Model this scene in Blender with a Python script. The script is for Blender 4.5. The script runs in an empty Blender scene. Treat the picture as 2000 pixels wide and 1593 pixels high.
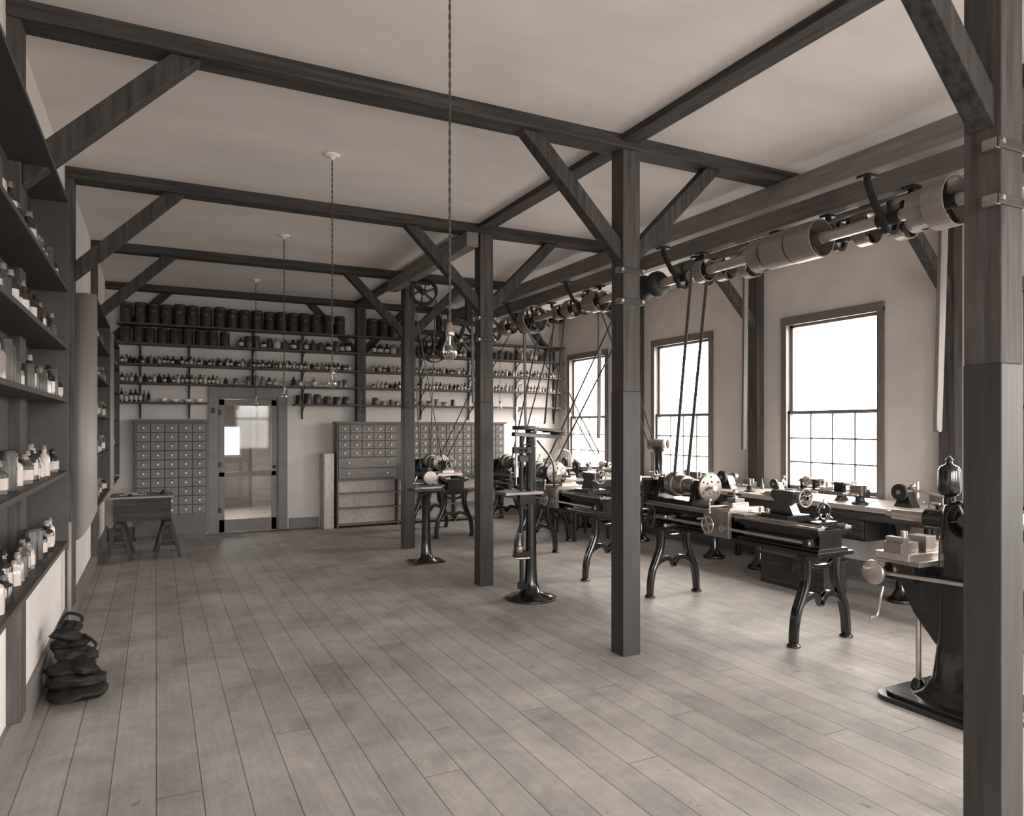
import bpy, math, random
from mathutils import Vector, Matrix
random.seed(7)
R = random.random
def U(a, b): return a + (b - a) * random.random()
scene = bpy.context.scene
try:
    scene.view_settings.view_transform = 'Standard'
except Exception:
    pass

# ------------------------------------------------------------------ materials
def T(v, k=1.0): return (v, v * (1 - .11 * k), v * (1 - .18 * k), 1.0)

def new_mat(name):
    m = bpy.data.materials.new(name); m.use_nodes = True
    nt = m.node_tree
    return m, nt, nt.nodes['Principled BSDF']

def mat_noise(name, lo, hi, scale=(3, 3, 3), nscale=4.0, rough=0.6, metal=0.0, bump=0.0, detail=6.0, spec=0.5, coat=0.0, tint=1.0):
    m, nt, p = new_mat(name)
    tc = nt.nodes.new('ShaderNodeTexCoord')
    mp = nt.nodes.new('ShaderNodeMapping'); mp.inputs['Scale'].default_value = scale
    n = nt.nodes.new('ShaderNodeTexNoise'); n.inputs['Scale'].default_value = nscale; n.inputs['Detail'].default_value = detail
    n.inputs['Roughness'].default_value = 0.6
    r = nt.nodes.new('ShaderNodeValToRGB')
    r.color_ramp.elements[0].position = 0.3; r.color_ramp.elements[1].position = 0.72
    r.color_ramp.elements[0].color = T(lo, tint); r.color_ramp.elements[1].color = T(hi, tint)
    nt.links.new(tc.outputs['Object'], mp.inputs['Vector']); nt.links.new(mp.outputs[0], n.inputs['Vector'])
    nt.links.new(n.outputs['Fac'], r.inputs['Fac']); nt.links.new(r.outputs['Color'], p.inputs['Base Color'])
    p.inputs['Roughness'].default_value = rough; p.inputs['Metallic'].default_value = metal
    p.inputs['Specular IOR Level'].default_value = spec
    if coat: p.inputs['Coat Weight'].default_value = coat
    if bump:
        b = nt.nodes.new('ShaderNodeBump'); b.inputs['Strength'].default_value = bump; b.inputs['Distance'].default_value = 0.01
        nt.links.new(n.outputs['Fac'], b.inputs['Height']); nt.links.new(b.outputs['Normal'], p.inputs['Normal'])
    return m

def wood3(base, lo, hi, rough=0.6, bump=0.35, spec=.4):
    out = {}
    for ax, sc in (('x', (0.6, 9, 9)), ('y', (9, 0.6, 9)), ('z', (9, 9, 0.6))):
        out[ax] = mat_noise(base + '_grain_' + ax, lo, hi, sc, 3.0, rough, bump=bump, detail=9, spec=spec)
    return out

OLD = wood3('old_timber', 0.022, 0.08, rough=.7, spec=.25)
POSTW = wood3('sawn_post_timber', 0.033, 0.10, rough=.7, spec=.3)
PAINT = wood3('painted_post', 0.030, 0.050, rough=0.5, bump=0.12)
PALE = wood3('pale_timber', 0.14, 0.25, rough=0.6, bump=0.2)
M_trim = mat_noise('grey_painted_trim', 0.14, 0.18, nscale=2, rough=0.45)
M_base = mat_noise('dark_baseboard_paint', 0.15, 0.18, nscale=2, rough=0.5)
M_cab = mat_noise('cabinet_paint', 0.15, 0.20, (1, 1, 6), 3, rough=0.5)
M_cab2 = mat_noise('cabinet_frame_paint', 0.10, 0.13, nscale=3, rough=0.5)
M_shelf = mat_noise('shelf_board_paint', 0.04, 0.06, nscale=3, rough=0.55)
M_panel = mat_noise('grey_panel_paint', 0.23, 0.29, (1, 1, .5), 2, rough=0.5)
M_white = mat_noise('whitewashed_board', 0.5, 0.7, nscale=5, rough=0.7)
M_plaster = mat_noise('wall_plaster', 0.57, 0.72, (1, 1, 1), 1.1, rough=0.9, bump=0.08, detail=8, tint=.6)
M_ceil = mat_noise('ceiling_plaster', 0.62, 0.74, (0.5, 1.2, 1), 1.6, rough=0.9, bump=0.05, detail=8, tint=.6)
M_iron = mat_noise('black_enamelled_iron', 0.004, 0.008, nscale=8, rough=0.22, spec=0.6, coat=0.4)
M_irond = mat_noise('dull_black_iron', 0.012, 0.022, nscale=9, rough=0.5)
M_steel = mat_noise('machined_steel', 0.5, 0.65, (1, 1, 1), 12, rough=0.3, metal=0.9)
M_steel2 = mat_noise('worn_steel', 0.22, 0.36, (1, 1, 1), 10, rough=0.38, metal=0.75)
M_shaft = mat_noise('turned_shaft_steel', 0.5, 0.62, (8, 1, 8), 4, rough=0.32, metal=0.7)
M_pul = mat_noise('pulley_metal', 0.26, 0.36, (1, 40, 1), 3, rough=0.4, metal=0.5)
M_brass = mat_noise('old_brass', 0.3, 0.4, nscale=6, rough=0.35, metal=0.8)
M_belt = mat_noise('leather_belt', 0.09, 0.14, nscale=6, rough=0.5)
M_can = mat_noise('japanned_canister', 0.02, 0.04, nscale=6, rough=0.35)
M_canb = mat_noise('stoneware_jar', 0.04, 0.075, nscale=4, rough=0.4)
M_label = mat_noise('paper_label', 0.42, 0.6, nscale=7, rough=0.8)
M_bot1 = mat_noise('dark_bottle_glass', 0.015, 0.03, nscale=5, rough=0.12)
M_bot2 = mat_noise('pale_bottle_glass', 0.18, 0.3, nscale=5, rough=0.12)
M_bot3 = mat_noise('powder_filled_glass', 0.4, 0.55, nscale=5, rough=0.2)
M_cork = mat_noise('bottle_stopper', 0.1, 0.2, nscale=9, rough=0.7)
M_porc = mat_noise('porcelain_knob', 0.75, 0.85, nscale=2, rough=0.2, tint=.5)
M_leather = mat_noise('old_leather', 0.008, 0.022, nscale=7, rough=0.65, bump=0.5, spec=.25)
M_cord = mat_noise('lamp_cord', 0.05, 0.09, nscale=30, rough=0.8)
M_bench = mat_noise('bench_top_wood', 0.35, 0.5, (8, 0.6, 8), 3, rough=0.35)
M_clap = mat_noise('clapboard_paint', 0.2, 0.27, (1, 1, 4), 2, rough=0.6)

def mat_clear(name, tint, base, edge):
    m = bpy.data.materials.new(name); m.use_nodes = True
    nt = m.node_tree; nt.nodes.remove(nt.nodes['Principled BSDF'])
    o = nt.nodes['Material Output']
    a = nt.nodes.new('ShaderNodeBsdfTransparent'); a.inputs['Color'].default_value = (tint, tint * .98, tint * .95, 1)
    g = nt.nodes.new('ShaderNodeBsdfGlossy'); g.inputs['Roughness'].default_value = 0.04
    lw = nt.nodes.new('ShaderNodeLayerWeight'); lw.inputs['Blend'].default_value = .35
    mr = nt.nodes.new('ShaderNodeMapRange'); mr.inputs['To Min'].default_value = base; mr.inputs['To Max'].default_value = edge
    mx = nt.nodes.new('ShaderNodeMixShader')
    nt.links.new(lw.outputs['Facing'], mr.inputs['Value'])
    nt.links.new(mr.outputs[0], mx.inputs['Fac']); nt.links.new(a.outputs[0], mx.inputs[1]); nt.links.new(g.outputs[0], mx.inputs[2])
    nt.links.new(mx.outputs[0], o.inputs['Surface'])
    return m
M_glass = mat_clear('window_glass', 0.97, 0.03, .1)
M_bulb = mat_clear('bulb_glass', 0.9, 0.06, .8)

def mat_floor():
    m, nt, p = new_mat('floor_boards')
    N = nt.nodes.new; L = nt.links.new
    tc = N('ShaderNodeTexCoord'); sp = N('ShaderNodeSeparateXYZ'); L(tc.outputs['Object'], sp.inputs[0])
    def math_(op, a, b=None, c=None):
        n = N('ShaderNodeMath'); n.operation = op
        for i, v in enumerate((a, b, c)):
            if v is None: continue
            if isinstance(v, (int, float)): n.inputs[i].default_value = v
            else: L(v, n.inputs[i])
        return n.outputs[0]
    xs = math_('DIVIDE', sp.outputs['X'], 0.185)
    row = math_('FLOOR', xs); fx = math_('FRACT', xs)
    w1 = N('ShaderNodeTexWhiteNoise'); w1.noise_dimensions = '1D'; L(row, w1.inputs['W'])
    ys = math_('ADD', math_('DIVIDE', sp.outputs['Y'], 4.6), math_('MULTIPLY', w1.outputs['Value'], 9.0))
    yi = math_('FLOOR', ys); fy = math_('FRACT', ys)
    w2 = N('ShaderNodeTexWhiteNoise'); w2.noise_dimensions = '2D'
    cb = N('ShaderNodeCombineXYZ'); L(row, cb.inputs[0]); L(yi, cb.inputs[1]); L(cb.outputs[0], w2.inputs['Vector'])
    gx = math_('LESS_THAN', fx, 0.026); gy = math_('LESS_THAN', fy, 0.0011)
    gap = math_('MAXIMUM', gx, gy)
    mp = N('ShaderNodeMapping'); mp.inputs['Scale'].default_value = (14, 0.9, 1)
    ad = N('ShaderNodeVectorMath'); ad.operation = 'ADD'
    L(tc.outputs['Object'], ad.inputs[0]); L(w2.outputs['Color'], ad.inputs[1]); L(ad.outputs[0], mp.inputs['Vector'])
    n1 = N('ShaderNodeTexNoise'); n1.inputs['Scale'].default_value = 3; n1.inputs['Detail'].default_value = 9; n1.inputs['Roughness'].default_value = .65
    L(mp.outputs[0], n1.inputs['Vector'])
    n2 = N('ShaderNodeTexNoise'); n2.inputs['Scale'].default_value = 1.6; n2.inputs['Detail'].default_value = 10; n2.inputs['Roughness'].default_value = .72
    n2.inputs['Distortion'].default_value = .4
    L(tc.outputs['Object'], n2.inputs['Vector'])
    v = math_('MULTIPLY', n1.outputs['Fac'], 0.17)
    v = math_('ADD', v, math_('MULTIPLY', w2.outputs['Value'], 0.05))
    v = math_('ADD', v, math_('MULTIPLY', n2.outputs['Fac'], 0.52))
    v = math_('SUBTRACT', v, 0.045)
    v = math_('MAXIMUM', v, 0.06)
    n3 = N('ShaderNodeTexNoise'); n3.inputs['Scale'].default_value = 9; n3.inputs['Detail'].default_value = 2
    L(tc.outputs['Object'], n3.inputs['Vector'])
    sp3 = math_('MULTIPLY', math_('GREATER_THAN', n3.outputs['Fac'], 0.73), -0.09)
    v = math_('ADD', v, sp3)
    v = math_('MULTIPLY', v, math_('SUBTRACT', 1.0, math_('MULTIPLY', gap, 0.68)))
    cc = N('ShaderNodeCombineColor')
    L(v, cc.inputs[0]); L(math_('MULTIPLY', v, 0.91), cc.inputs[1]); L(math_('MULTIPLY', v, 0.845), cc.inputs[2])
    L(cc.outputs[0], p.inputs['Base Color'])
    rr = math_('ADD', math_('MULTIPLY', n1.outputs['Fac'], 0.25), 0.45); L(rr, p.inputs['Roughness'])
    p.inputs['Specular IOR Level'].default_value = 0.3
    b = N('ShaderNodeBump'); b.inputs['Strength'].default_value = 0.15; b.inputs['Distance'].default_value = 0.003
    L(n2.outputs['Fac'], b.inputs['Height']); L(b.outputs[0], p.inputs['Normal'])
    return m
M_floor = mat_floor()

# ------------------------------------------------------------------ mesh builder
def cat(pts, sub=5):
    pts = [Vector(p) for p in pts]
    if len(pts) < 3: return pts
    P = [pts[0] * 2 - pts[1]] + pts + [pts[-1] * 2 - pts[-2]]
    out = []
    for i in range(1, len(P) - 2):
        a, b, c, d = P[i - 1], P[i], P[i + 1], P[i + 2]
        for k in range(sub):
            t = k / sub
            out.append(0.5 * ((2 * b) + (c - a) * t + (2 * a - 5 * b + 4 * c - d) * t * t + (3 * b - a - 3 * c + d) * t ** 3))
    out.append(pts[-1]); return out

def empty(name):
    e = bpy.data.objects.new(name, None); scene.collection.objects.link(e); e.empty_display_size = .2; return e

class B:
    def __init__(s, name):
        s.name = name; s.v = []; s.f = []; s.m = []; s.sm = []; s.mats = []; s.M = None
    def mi(s, mat):
        if mat not in s.mats: s.mats.append(mat)
        return s.mats.index(mat)
    def add(s, vs, fs, mat, smooth=False):
        o = len(s.v); k = s.mi(mat)
        for q in vs:
            q = Vector(q)
            s.v.append(s.M @ q if s.M else q)
        for f in fs:
            s.f.append([i + o for i in f]); s.m.append(k); s.sm.append(smooth)
        return s
    def box(s, x0, x1, y0, y1, z0, z1, mat):
        vs = [(x, y, z) for x in (x0, x1) for y in (y0, y1) for z in (z0, z1)]
        return s.add(vs, [(0, 1, 3, 2), (4, 6, 7, 5), (0, 4, 5, 1), (2, 3, 7, 6), (0, 2, 6, 4), (1, 5, 7, 3)], mat)
    def cb(s, c, d, mat):
        return s.box(c[0] - d[0] / 2, c[0] + d[0] / 2, c[1] - d[1] / 2, c[1] + d[1] / 2, c[2] - d[2] / 2, c[2] + d[2] / 2, mat)
    def beam(s, p0, p1, w, h, mat, up=(0, 0, 1)):
        p0 = Vector(p0); p1 = Vector(p1); d = (p1 - p0).normalized(); u = Vector(up)
        sd = d.cross(u)
        if sd.length < 1e-3: sd = d.orthogonal()
        sd.normalize(); u = sd.cross(d).normalized()
        vs = []
        for p in (p0, p1):
            for a, b in ((-1, -1), (1, -1), (1, 1), (-1, 1)):
                vs.append(p + sd * a * w / 2 + u * b * h / 2)
        return s.add(vs, [(0, 3, 2, 1), (4, 5, 6, 7), (0, 1, 5, 4), (1, 2, 6, 5), (2, 3, 7, 6), (3, 0, 4, 7)], mat)
    def prism(s, poly, axis, a0, a1, mat):
        n = len(poly); vs = []
        for a in (a0, a1):
            for p, q in poly:
                vs.append({'y': (p, a, q), 'x': (a, p, q), 'z': (p, q, a)}[axis])
        fs = [tuple(range(n)), tuple(range(2 * n - 1, n - 1, -1))]
        for i in range(n):
            j = (i + 1) % n; fs.append((i, j, n + j, n + i))
        return s.add(vs, fs, mat)
    def lathe(s, o, axis, prof, mat, n=16, smooth=True, closed=False):
        o = Vector(o); z = Vector(axis).normalized(); x = z.orthogonal().normalized(); y = z.cross(x)
        vs = []; fs = []
        for r, h in prof:
            for i in range(n):
                a = 2 * math.pi * i / n
                vs.append(o + z * h + (x * math.cos(a) + y * math.sin(a)) * max(r, 1e-4))
        m = len(prof)
        for k in range(m if closed else m - 1):
            k2 = (k + 1) % m
            for i in range(n):
                j = (i + 1) % n
                fs.append((k * n + i, k * n + j, k2 * n + j, k2 * n + i))
        s.add(vs, fs, mat, smooth)
        if not closed:
            if prof[0][0] > 1e-3: s.add([vs[i] for i in range(n)], [tuple(range(n))[::-1]], mat)
            if prof[-1][0] > 1e-3: s.add(vs[-n:], [tuple(range(n))], mat)
        return s
    def cyl(s, p0, p1, r0, mat, r1=None, n=14):
        p0 = Vector(p0); p1 = Vector(p1); d = p1 - p0
        return s.lathe(p0, d, [(r0, 0), (r0 if r1 is None else r1, d.length)], mat, n)
    def ball(s, c, r, mat, n=12, sq=1.0):
        k = 7
        return s.lathe(c, (0, 0, 1), [(r * math.sin(math.pi * i / k), -r * sq * math.cos(math.pi * i / k)) for i in range(k + 1)], mat, n)
    def tube(s, pts, r, mat, n=8, sub=5):
        P = cat(pts, sub) if sub else [Vector(p) for p in pts]
        vs = []; fs = []; m = len(P)
        up = None
        for i, p in enumerate(P):
            d = (P[min(i + 1, m - 1)] - P[max(i - 1, 0)]).normalized()
            if up is None: up = d.orthogonal().normalized()
            up = (up - d * up.dot(d))
            up = up.normalized() if up.length > 1e-5 else d.orthogonal().normalized()
            sd = d.cross(up)
            rr = r if not isinstance(r, (list, tuple)) else r[0] + (r[1] - r[0]) * i / (m - 1)
            for k in range(n):
                a = 2 * math.pi * k / n
                vs.append(p + (up * math.cos(a) + sd * math.sin(a)) * rr)
        for i in range(m - 1):
            for k in range(n):
                j = (k + 1) % n
                fs.append((i * n + k, i * n + j, (i + 1) * n + j, (i + 1) * n + k))
        fs.append(tuple(range(n))[::-1]); fs.append(tuple(range((m - 1) * n, m * n)))
        return s.add(vs, fs, mat, True)
    def ribbon(s, pts, w, t, nrm, mat, sub=5):
        P = cat(pts, sub) if sub else [Vector(p) for p in pts]
        N = Vector(nrm).normalized(); vs = []; fs = []; m = len(P)
        for i, p in enumerate(P):
            d = (P[min(i + 1, m - 1)] - P[max(i - 1, 0)]).normalized()
            sd = d.cross(N).normalized()
            ww = w if not isinstance(w, (list, tuple)) else w[0] + (w[1] - w[0]) * i / (m - 1)
            for a, b in ((-1, -1), (1, -1), (1, 1), (-1, 1)):
                vs.append(p + sd * a * ww / 2 + N * b * t / 2)
        for i in range(m - 1):
            for k in range(4):
                j = (k + 1) % 4
                fs.append((i * 4 + k, i * 4 + j, i * 4 + 4 + j, i * 4 + 4 + k))
        fs.append((0, 3, 2, 1)); fs.append(tuple(range(4 * m - 4, 4 * m)))
        return s.add(vs, fs, mat)
    def torus(s, c, axis, Rr, r, mat, n=28, k=8):
        return s.lathe(c, axis, [(Rr + r * math.cos(2 * math.pi * i / k), r * math.sin(2 * math.pi * i / k)) for i in range(k)], mat, n, True, True)
    def pulley(s, c, axis, Rr, w, mat, spokes=5, matb=None, hub=0.05, crown=0.0):
        matb = matb or mat; c = Vector(c); ax = Vector(axis).normalized(); t = max(0.008, Rr * 0.06)
        s.lathe(c, ax, [(Rr - t, -w / 2), (Rr, -w / 2), (Rr + crown, 0), (Rr, w / 2), (Rr - t, w / 2)], mat, 32, False, True)
        s.cyl(c - ax * w * 0.55, c + ax * w * 0.55, hub, matb)
        x = ax.orthogonal().normalized(); y = ax.cross(x)
        for i in range(spokes):
            a = 2 * math.pi * i / spokes + 0.3
            d = x * math.cos(a) + y * math.sin(a)
            s.beam(c + d * hub * .8, c + d * (Rr - t * .5), Rr * 0.12, min(w * .4, .03), matb, ax)
        return s
    def wheel(s, c, axis, Rr, mat, spokes=4, r=0.01, handle=True):
        c = Vector(c); ax = Vector(axis).normalized()
        s.torus(c, ax, Rr, r, mat, 24, 6); s.cyl(c - ax * .02, c + ax * .02, r * 2, mat, n=10)
        x = ax.orthogonal().normalized(); y = ax.cross(x)
        for i in range(spokes):
            a = 2 * math.pi * i / spokes + .4
            s.cyl(c, c + (x * math.cos(a) + y * math.sin(a)) * Rr, r * .6, mat, n=6)
        if handle: s.cyl(c + x * Rr, c + x * Rr - ax * .07, r * .9, M_steel, n=8)
        return s
    def done(s, bevel=0.0, seg=2, parent=None):
        me = bpy.data.meshes.new(s.name)
        me.from_pydata([tuple(q) for q in s.v], [], s.f)
        for m in s.mats: me.materials.append(m)
        me.polygons.foreach_set('material_index', s.m); me.polygons.foreach_set('use_smooth', s.sm)
        import bmesh
        bm = bmesh.new(); bm.from_mesh(me); bmesh.ops.recalc_face_normals(bm, faces=bm.faces); bm.to_mesh(me); bm.free()
        me.update()
        o = bpy.data.objects.new(s.name, me); scene.collection.objects.link(o)
        if bevel:
            md = o.modifiers.new('bevel', 'BEVEL'); md.width = bevel; md.segments = seg; md.limit_method = 'ANGLE'; md.angle_limit = math.radians(40)
        if parent: o.parent = parent
        return o

# ------------------------------------------------------------------ room constants
XL, XR, YB, ZC, ZB = -0.64, 6.88, 11.80, 3.69, 3.60
YF = -2.2
PX = 3.022
BY = [1.70, 4.226, 6.716, 9.206, 11.69]
WT = .14

B('floor').box(XL - .3, XR + .3, YF - .15, 16.0, -0.12, 0, M_floor).done()
B('ceiling').box(XL - .3, XR + .3, YF - .15, YB + .25, ZC, ZC + .15, M_ceil).done()
B('wall_left').box(XL - .25, XL, YF, YB + .25, 0, ZC, M_plaster).done()
WIN = [(-.24, 1.08), (2.36, 3.68), (4.98, 6.32), (7.58, 8.90), (10.15, 11.43)]  # nearest two added in step with the row, to let in light
WZ0, WZ1 = 0.84, 2.90
w = B('wall_right'); t0 = YF
for a, b in WIN:
    w.box(XR, XR + WT, t0, a, 0, ZC, M_plaster)
    w.box(XR, XR + WT, a, b, 0, WZ0, M_plaster); w.box(XR, XR + WT, a, b, WZ1, ZC, M_plaster); t0 = b
w.box(XR, XR + WT, t0, YB + .25, 0, ZC, M_plaster); w.done()
# unseen end wall added behind the camera, window openings sized to limit fill light
FW = [(.2, 1.6), (2.4, 3.8), (4.8, 6.2)]
w = B('wall_front_added'); t0 = XL
for a, b in FW:
    w.box(t0, a, YF - WT, YF, 0, ZC, M_plaster); w.box(a, b, YF - WT, YF, 0, .84, M_plaster); w.box(a, b, YF - WT, YF, 3.0, ZC, M_plaster); t0 = b
w.box(t0, XR, YF - WT, YF, 0, ZC, M_plaster); w.done()
for k, (a, b) in enumerate(FW):
    o = B('window_%d' % (k + 6)); y0, y1 = YF - .09, YF - .05  # windows added with the unseen end wall, only for the fill light
    for q in ((a, a + .05, .84, 3.0), (b - .05, b, .84, 3.0), (a, b, .84, .9), (a, b, 2.94, 3.0), (a, b, 1.87, 1.93), ((a + b) / 2 - .012, (a + b) / 2 + .012, .84, 3.0)): o.box(q[0], q[1], y0, y1, q[2], q[3], M_trim)
    for q in ((a - .08, a, .76, 3.08), (b, b + .08, .76, 3.08), (a, b, 3.0, 3.08), (a - .1, b + .1, .76, .84)): o.box(q[0], q[1], YF + .001, YF + .025, q[2], q[3], M_trim)
    o.done()
DX0, DX1, DZ = 0.84, 1.73, 2.10
w = B('wall_back'); w.box(XL, DX0, YB, YB + .25, 0, ZC, M_plaster); w.box(DX1, XR, YB, YB + .25, 0, ZC, M_plaster)
w.box(DX0, DX1, YB, YB + .25, DZ, ZC, M_plaster); w.done()

for k, (a, b) in enumerate(WIN):
    o = B('window_%d' % (k + 1))
    c = .09
    o.box(XR - .025, XR - .001, a - .02, a + c - .03, WZ0 - .0, WZ1 + .0, M_trim); o.box(XR - .025, XR - .001, b - c + .03, b + .02, WZ0, WZ1, M_trim)
    o.box(XR - .03, XR - .001, a - .02, b + .02, WZ1 - .04, WZ1 + .06, M_trim); o.box(XR - .06, XR + .12, a + .001, b - .001, WZ0, WZ0 + .04, M_trim)
    o.box(XR, XR + .13, a, a + .03, WZ0, WZ1, M_trim); o.box(XR, XR + .13, b - .03, b, WZ0, WZ1, M_trim); o.box(XR, XR + .13, a, b, WZ1 - .03, WZ1, M_trim)
    zm = 1.80
    ya, yb = a + .03, b - .03
    for (x, z0, z1, nc, nr) in ((XR + .03, WZ0 + .04, zm + .02, 4, 3), (XR + .075, zm - .02, WZ1 - .03, 1, 1)):
        st = .042
        o.box(x, x + .04, ya, ya + st, z0, z1, M_trim); o.box(x, x + .04, yb - st, yb, z0, z1, M_trim)
        o.box(x, x + .04, ya, yb, z0, z0 + st, M_trim); o.box(x, x + .04, ya, yb, z1 - st * .8, z1, M_trim)
        for i in range(1, nc):
            yy = ya + st + (yb - ya - 2 * st) * i / nc; o.box(x + .008, x + .032, yy - .008, yy + .008, z0 + st, z1 - st * .8, M_trim)
        for i in range(1, nr):
            zz = z0 + st + (z1 - z0 - 2 * st) * i / nr; o.box(x + .008, x + .032, ya + st, yb - st, zz - .008, zz + .008, M_trim)
        o.box(x + .018, x + .021, ya + st, yb - st, z0 + st, z1 - st * .8, M_glass)
    o.done()

B('baseboard_left').box(XL, XL + .025, YF, YB, 0, .2, M_base).done(.004)
w = B('baseboard_back'); w.box(XL + .03, -.28, YB - .025, YB, 0, .17, M_base); w.box(1.9, 2.36, YB - .025, YB, 0, .17, M_base); w.box(5.6, XR - .03, YB - .025, YB, 0, .17, M_base); w.done(.004)
B('baseboard_right').box(XR - .025, XR, YF, YB, 0, .17, M_base).done(.004)

# ------------------------------------------------------------------ timber frame (one bent per bay)
H = .073
for i, y in enumerate(BY):
    E = empty('timber_frame')
    hb = .09
    B('cross_beam').box(XL, XR, y - hb, y + hb, ZB, ZC + .02, OLD['x']).done(.008, parent=E)
    p = B('centre_post'); h = H
    p.box(PX - h, PX + h, y - h, y + h, 1.88, ZB, POSTW['z']); p.box(PX - h - .002, PX + h + .002, y - h - .002, y + h + .002, 0.0, 1.88, PAINT['z'])
    if i < 3:
        for zz in (2.52, 2.74):
            for xx in ((PX - h - .03, PX - h), (PX + h, PX + h + .03)):
                p.box(xx[0], xx[1], y - h + .0, y - h + .06, zz - .022, zz + .022, M_steel2)
                p.cyl(((xx[0] + xx[1]) / 2, y - h - .02, zz), ((xx[0] + xx[1]) / 2, y - h, zz), .012, M_steel, n=6)
            p.box(PX - h - .03, PX + h + .03, y - h - .008, y - h, zz - .02, zz + .02, PAINT['x'])
    p.done(.007, parent=E)
    for sx in (XL, XR):
        a, b = (XL, XL + .06) if sx < 0 else (XR - .12, XR)
        if i < 4: B('wall_side_post').box(a, b, y - .08, y + .08, 0.2 if sx < 0 else 0.0, ZB, POSTW['z']).done(.006, parent=E)
    yy0, yy1 = (y - .05, y + .05) if i < 4 else (YB - .07, YB - .01)
    def brace(xp, d, L=.79, w=.15):
        B('brace').prism([(xp, ZB - L), (xp + d * L, ZB), (xp + d * (L - w), ZB), (xp, ZB - L + w)], 'y', yy0, yy1, OLD['z']).done(.006, parent=E)
    brace(PX - h, -1); brace(PX + h, 1); brace(XL + .06, 1, .8); brace(XR - .12, -1, .74)
for a, b in [(YF, BY[0] - .09)] + [(BY[i] + .09, BY[i + 1] - .09) for i in range(4)]:
    B('ceiling_joist').box(2.92, 3.07, a, b, ZC - .05, ZC - .001, OLD['y']).done(.006)

for x in (4.48, 5.02):
    B('shaft_support_timber').box(x, x + .12, YF + 2.5, YB - .29, 3.43, ZB - .001, PALE['y']).done(.006)
B('pulley_support_timber').box(2.79, 2.92, 6.62, 9.35, 3.45, ZB - .001, PALE['y']).done(.006)
B('pulley_support_timber').box(5.62, 5.74, 2.5, 6.9, 3.46, ZB - .001, PALE['y']).done(.006)

# ------------------------------------------------------------------ line shaft
SX, SZ = 4.80, 3.156
def hanger(o, x, y, z, ztop=3.43, half=.2):
    for d in (-1, 1):
        o.ribbon([(x + d * half, y, ztop - .01), (x + d * half * .95, y, ztop - .07), (x + d * half * .6, y, z + .06), (x + d * .085, y, z - .0), (x + d * .05, y, z - .09), (x, y, z - .11)], .03, .04, (0, 1, 0), M_irond)
        o.box(x + d * half - .05, x + d * half + .05, y - .05, y + .05, ztop - .018, ztop - .001, M_irond)
    o.cyl((x, y - .09, z), (x, y + .09, z), .055, M_irond); o.cyl((x, y, z), (x, y, z + .11), .018, M_irond); o.ball((x, y, z + .11), .026, M_irond)
ls = B('line_shaft')
ls.cyl((SX, 0.6, SZ), (SX, 11.5, SZ), .045, M_shaft, n=20)
for y in (1.2, 3.42, 5.72, 7.62, 9.3, 10.9): hanger(ls, SX, y, SZ, half=.25)
ls.pulley((SX, 3.0, SZ), (0, 1, 0), .175, .15, M_pul, 5, M_irond); ls.pulley((SX, 3.16, SZ), (0, 1, 0), .135, .12, M_pul, 5, M_irond)
ls.pulley((SX, 2.3, SZ), (0, 1, 0), .2, .14, M_pul, 5, M_irond)
ls.pulley((SX, 4.15, SZ), (0, 1, 0), .155, .26, M_pul, 5, M_steel2); ls.pulley((SX, 4.43, SZ), (0, 1, 0), .15, .26, M_pul, 5, M_irond); ls.pulley((SX, 4.66, SZ), (0, 1, 0), .135, .14, M_pul, 5, M_irond)
ls.pulley((SX, 5.4, SZ), (0, 1, 0), .11, .12, M_pul, 5, M_irond)
ls.lathe((SX, 6.05, SZ), (0, 1, 0), [(.05, 0), (.1, 0), (.14, .06), (.14, .1), (.1, .14), (.1, .26), (.14, .3), (.14, .35), (.05, .38)], M_irond, 20)
for y, r, ww in ((7.3, .13, .16), (7.48, .1, .1), (7.9, .12, .14), (8.2, .1, .14), (8.95, .2, .13), (9.1, .17, .1), (9.75, .13, .2), (10.4, .18, .14), (11.1, .24, .12)):
    ls.pulley((SX, y, SZ), (0, 1, 0), r, ww, M_pul, 5, M_irond)
ls.done()

def countershaft(x, y0, y1, z, pulls, ztop):
    o = B('countershaft'); o.cyl((x, y0, z), (x, y1, z), .02, M_shaft)
    for y in (y0 + .08, y1 - .08): hanger(o, x, y, z, ztop, .13)
    for y, r, ww in pulls: o.pulley((x, y, z), (0, 1, 0), r, ww, M_pul if ww < .1 else M_steel2, 5, M_irond, .035)
    o.done(); return o
countershaft(5.25, 4.7, 5.95, 3.26, [(5.0, .1, .08), (5.12, .13, .08), (5.24, .16, .08), (5.6, .12, .12)], 3.43)
countershaft(5.25, 3.1, 4.3, 3.26, [(3.4, .1, .08), (3.5, .13, .08), (3.62, .16, .08), (3.95, .13, .12)], 3.43)
countershaft(5.25, 6.9, 8.1, 3.26, [(7.15, .1, .08), (7.25, .13, .08), (7.36, .16, .08), (7.8, .13, .12)], 3.43)
countershaft(5.25, 8.9, 10.2, 3.24, [(9.2, .1, .08), (9.3, .13, .08), (9.45, .16, .08), (9.9, .13, .12)], 3.43)
o = B('countershaft'); o.cyl((4.02, 9.75, 2.9), (4.02, 11.4, 2.9), .025, M_shaft)
for y in (10.0, 11.25): hanger(o, 4.02, y, 2.9, 3.17, .15); o.beam((3.8, y, 3.2), (4.35, y, 3.2), .09, .07, OLD['x']); o.box(4.2, 4.28, y - .04, y + .04, 3.2, ZC - .001, OLD['z'])
for y, r, ww in ((10.15, .17, .1), (10.35, .21, .1), (10.62, .12, .12), (10.9, .23, .08)): o.pulley((4.02, y, 2.9), (0, 1, 0), r, ww, M_irond, 5, M_irond)
o.done()
o = B('rope_pulley')
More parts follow.
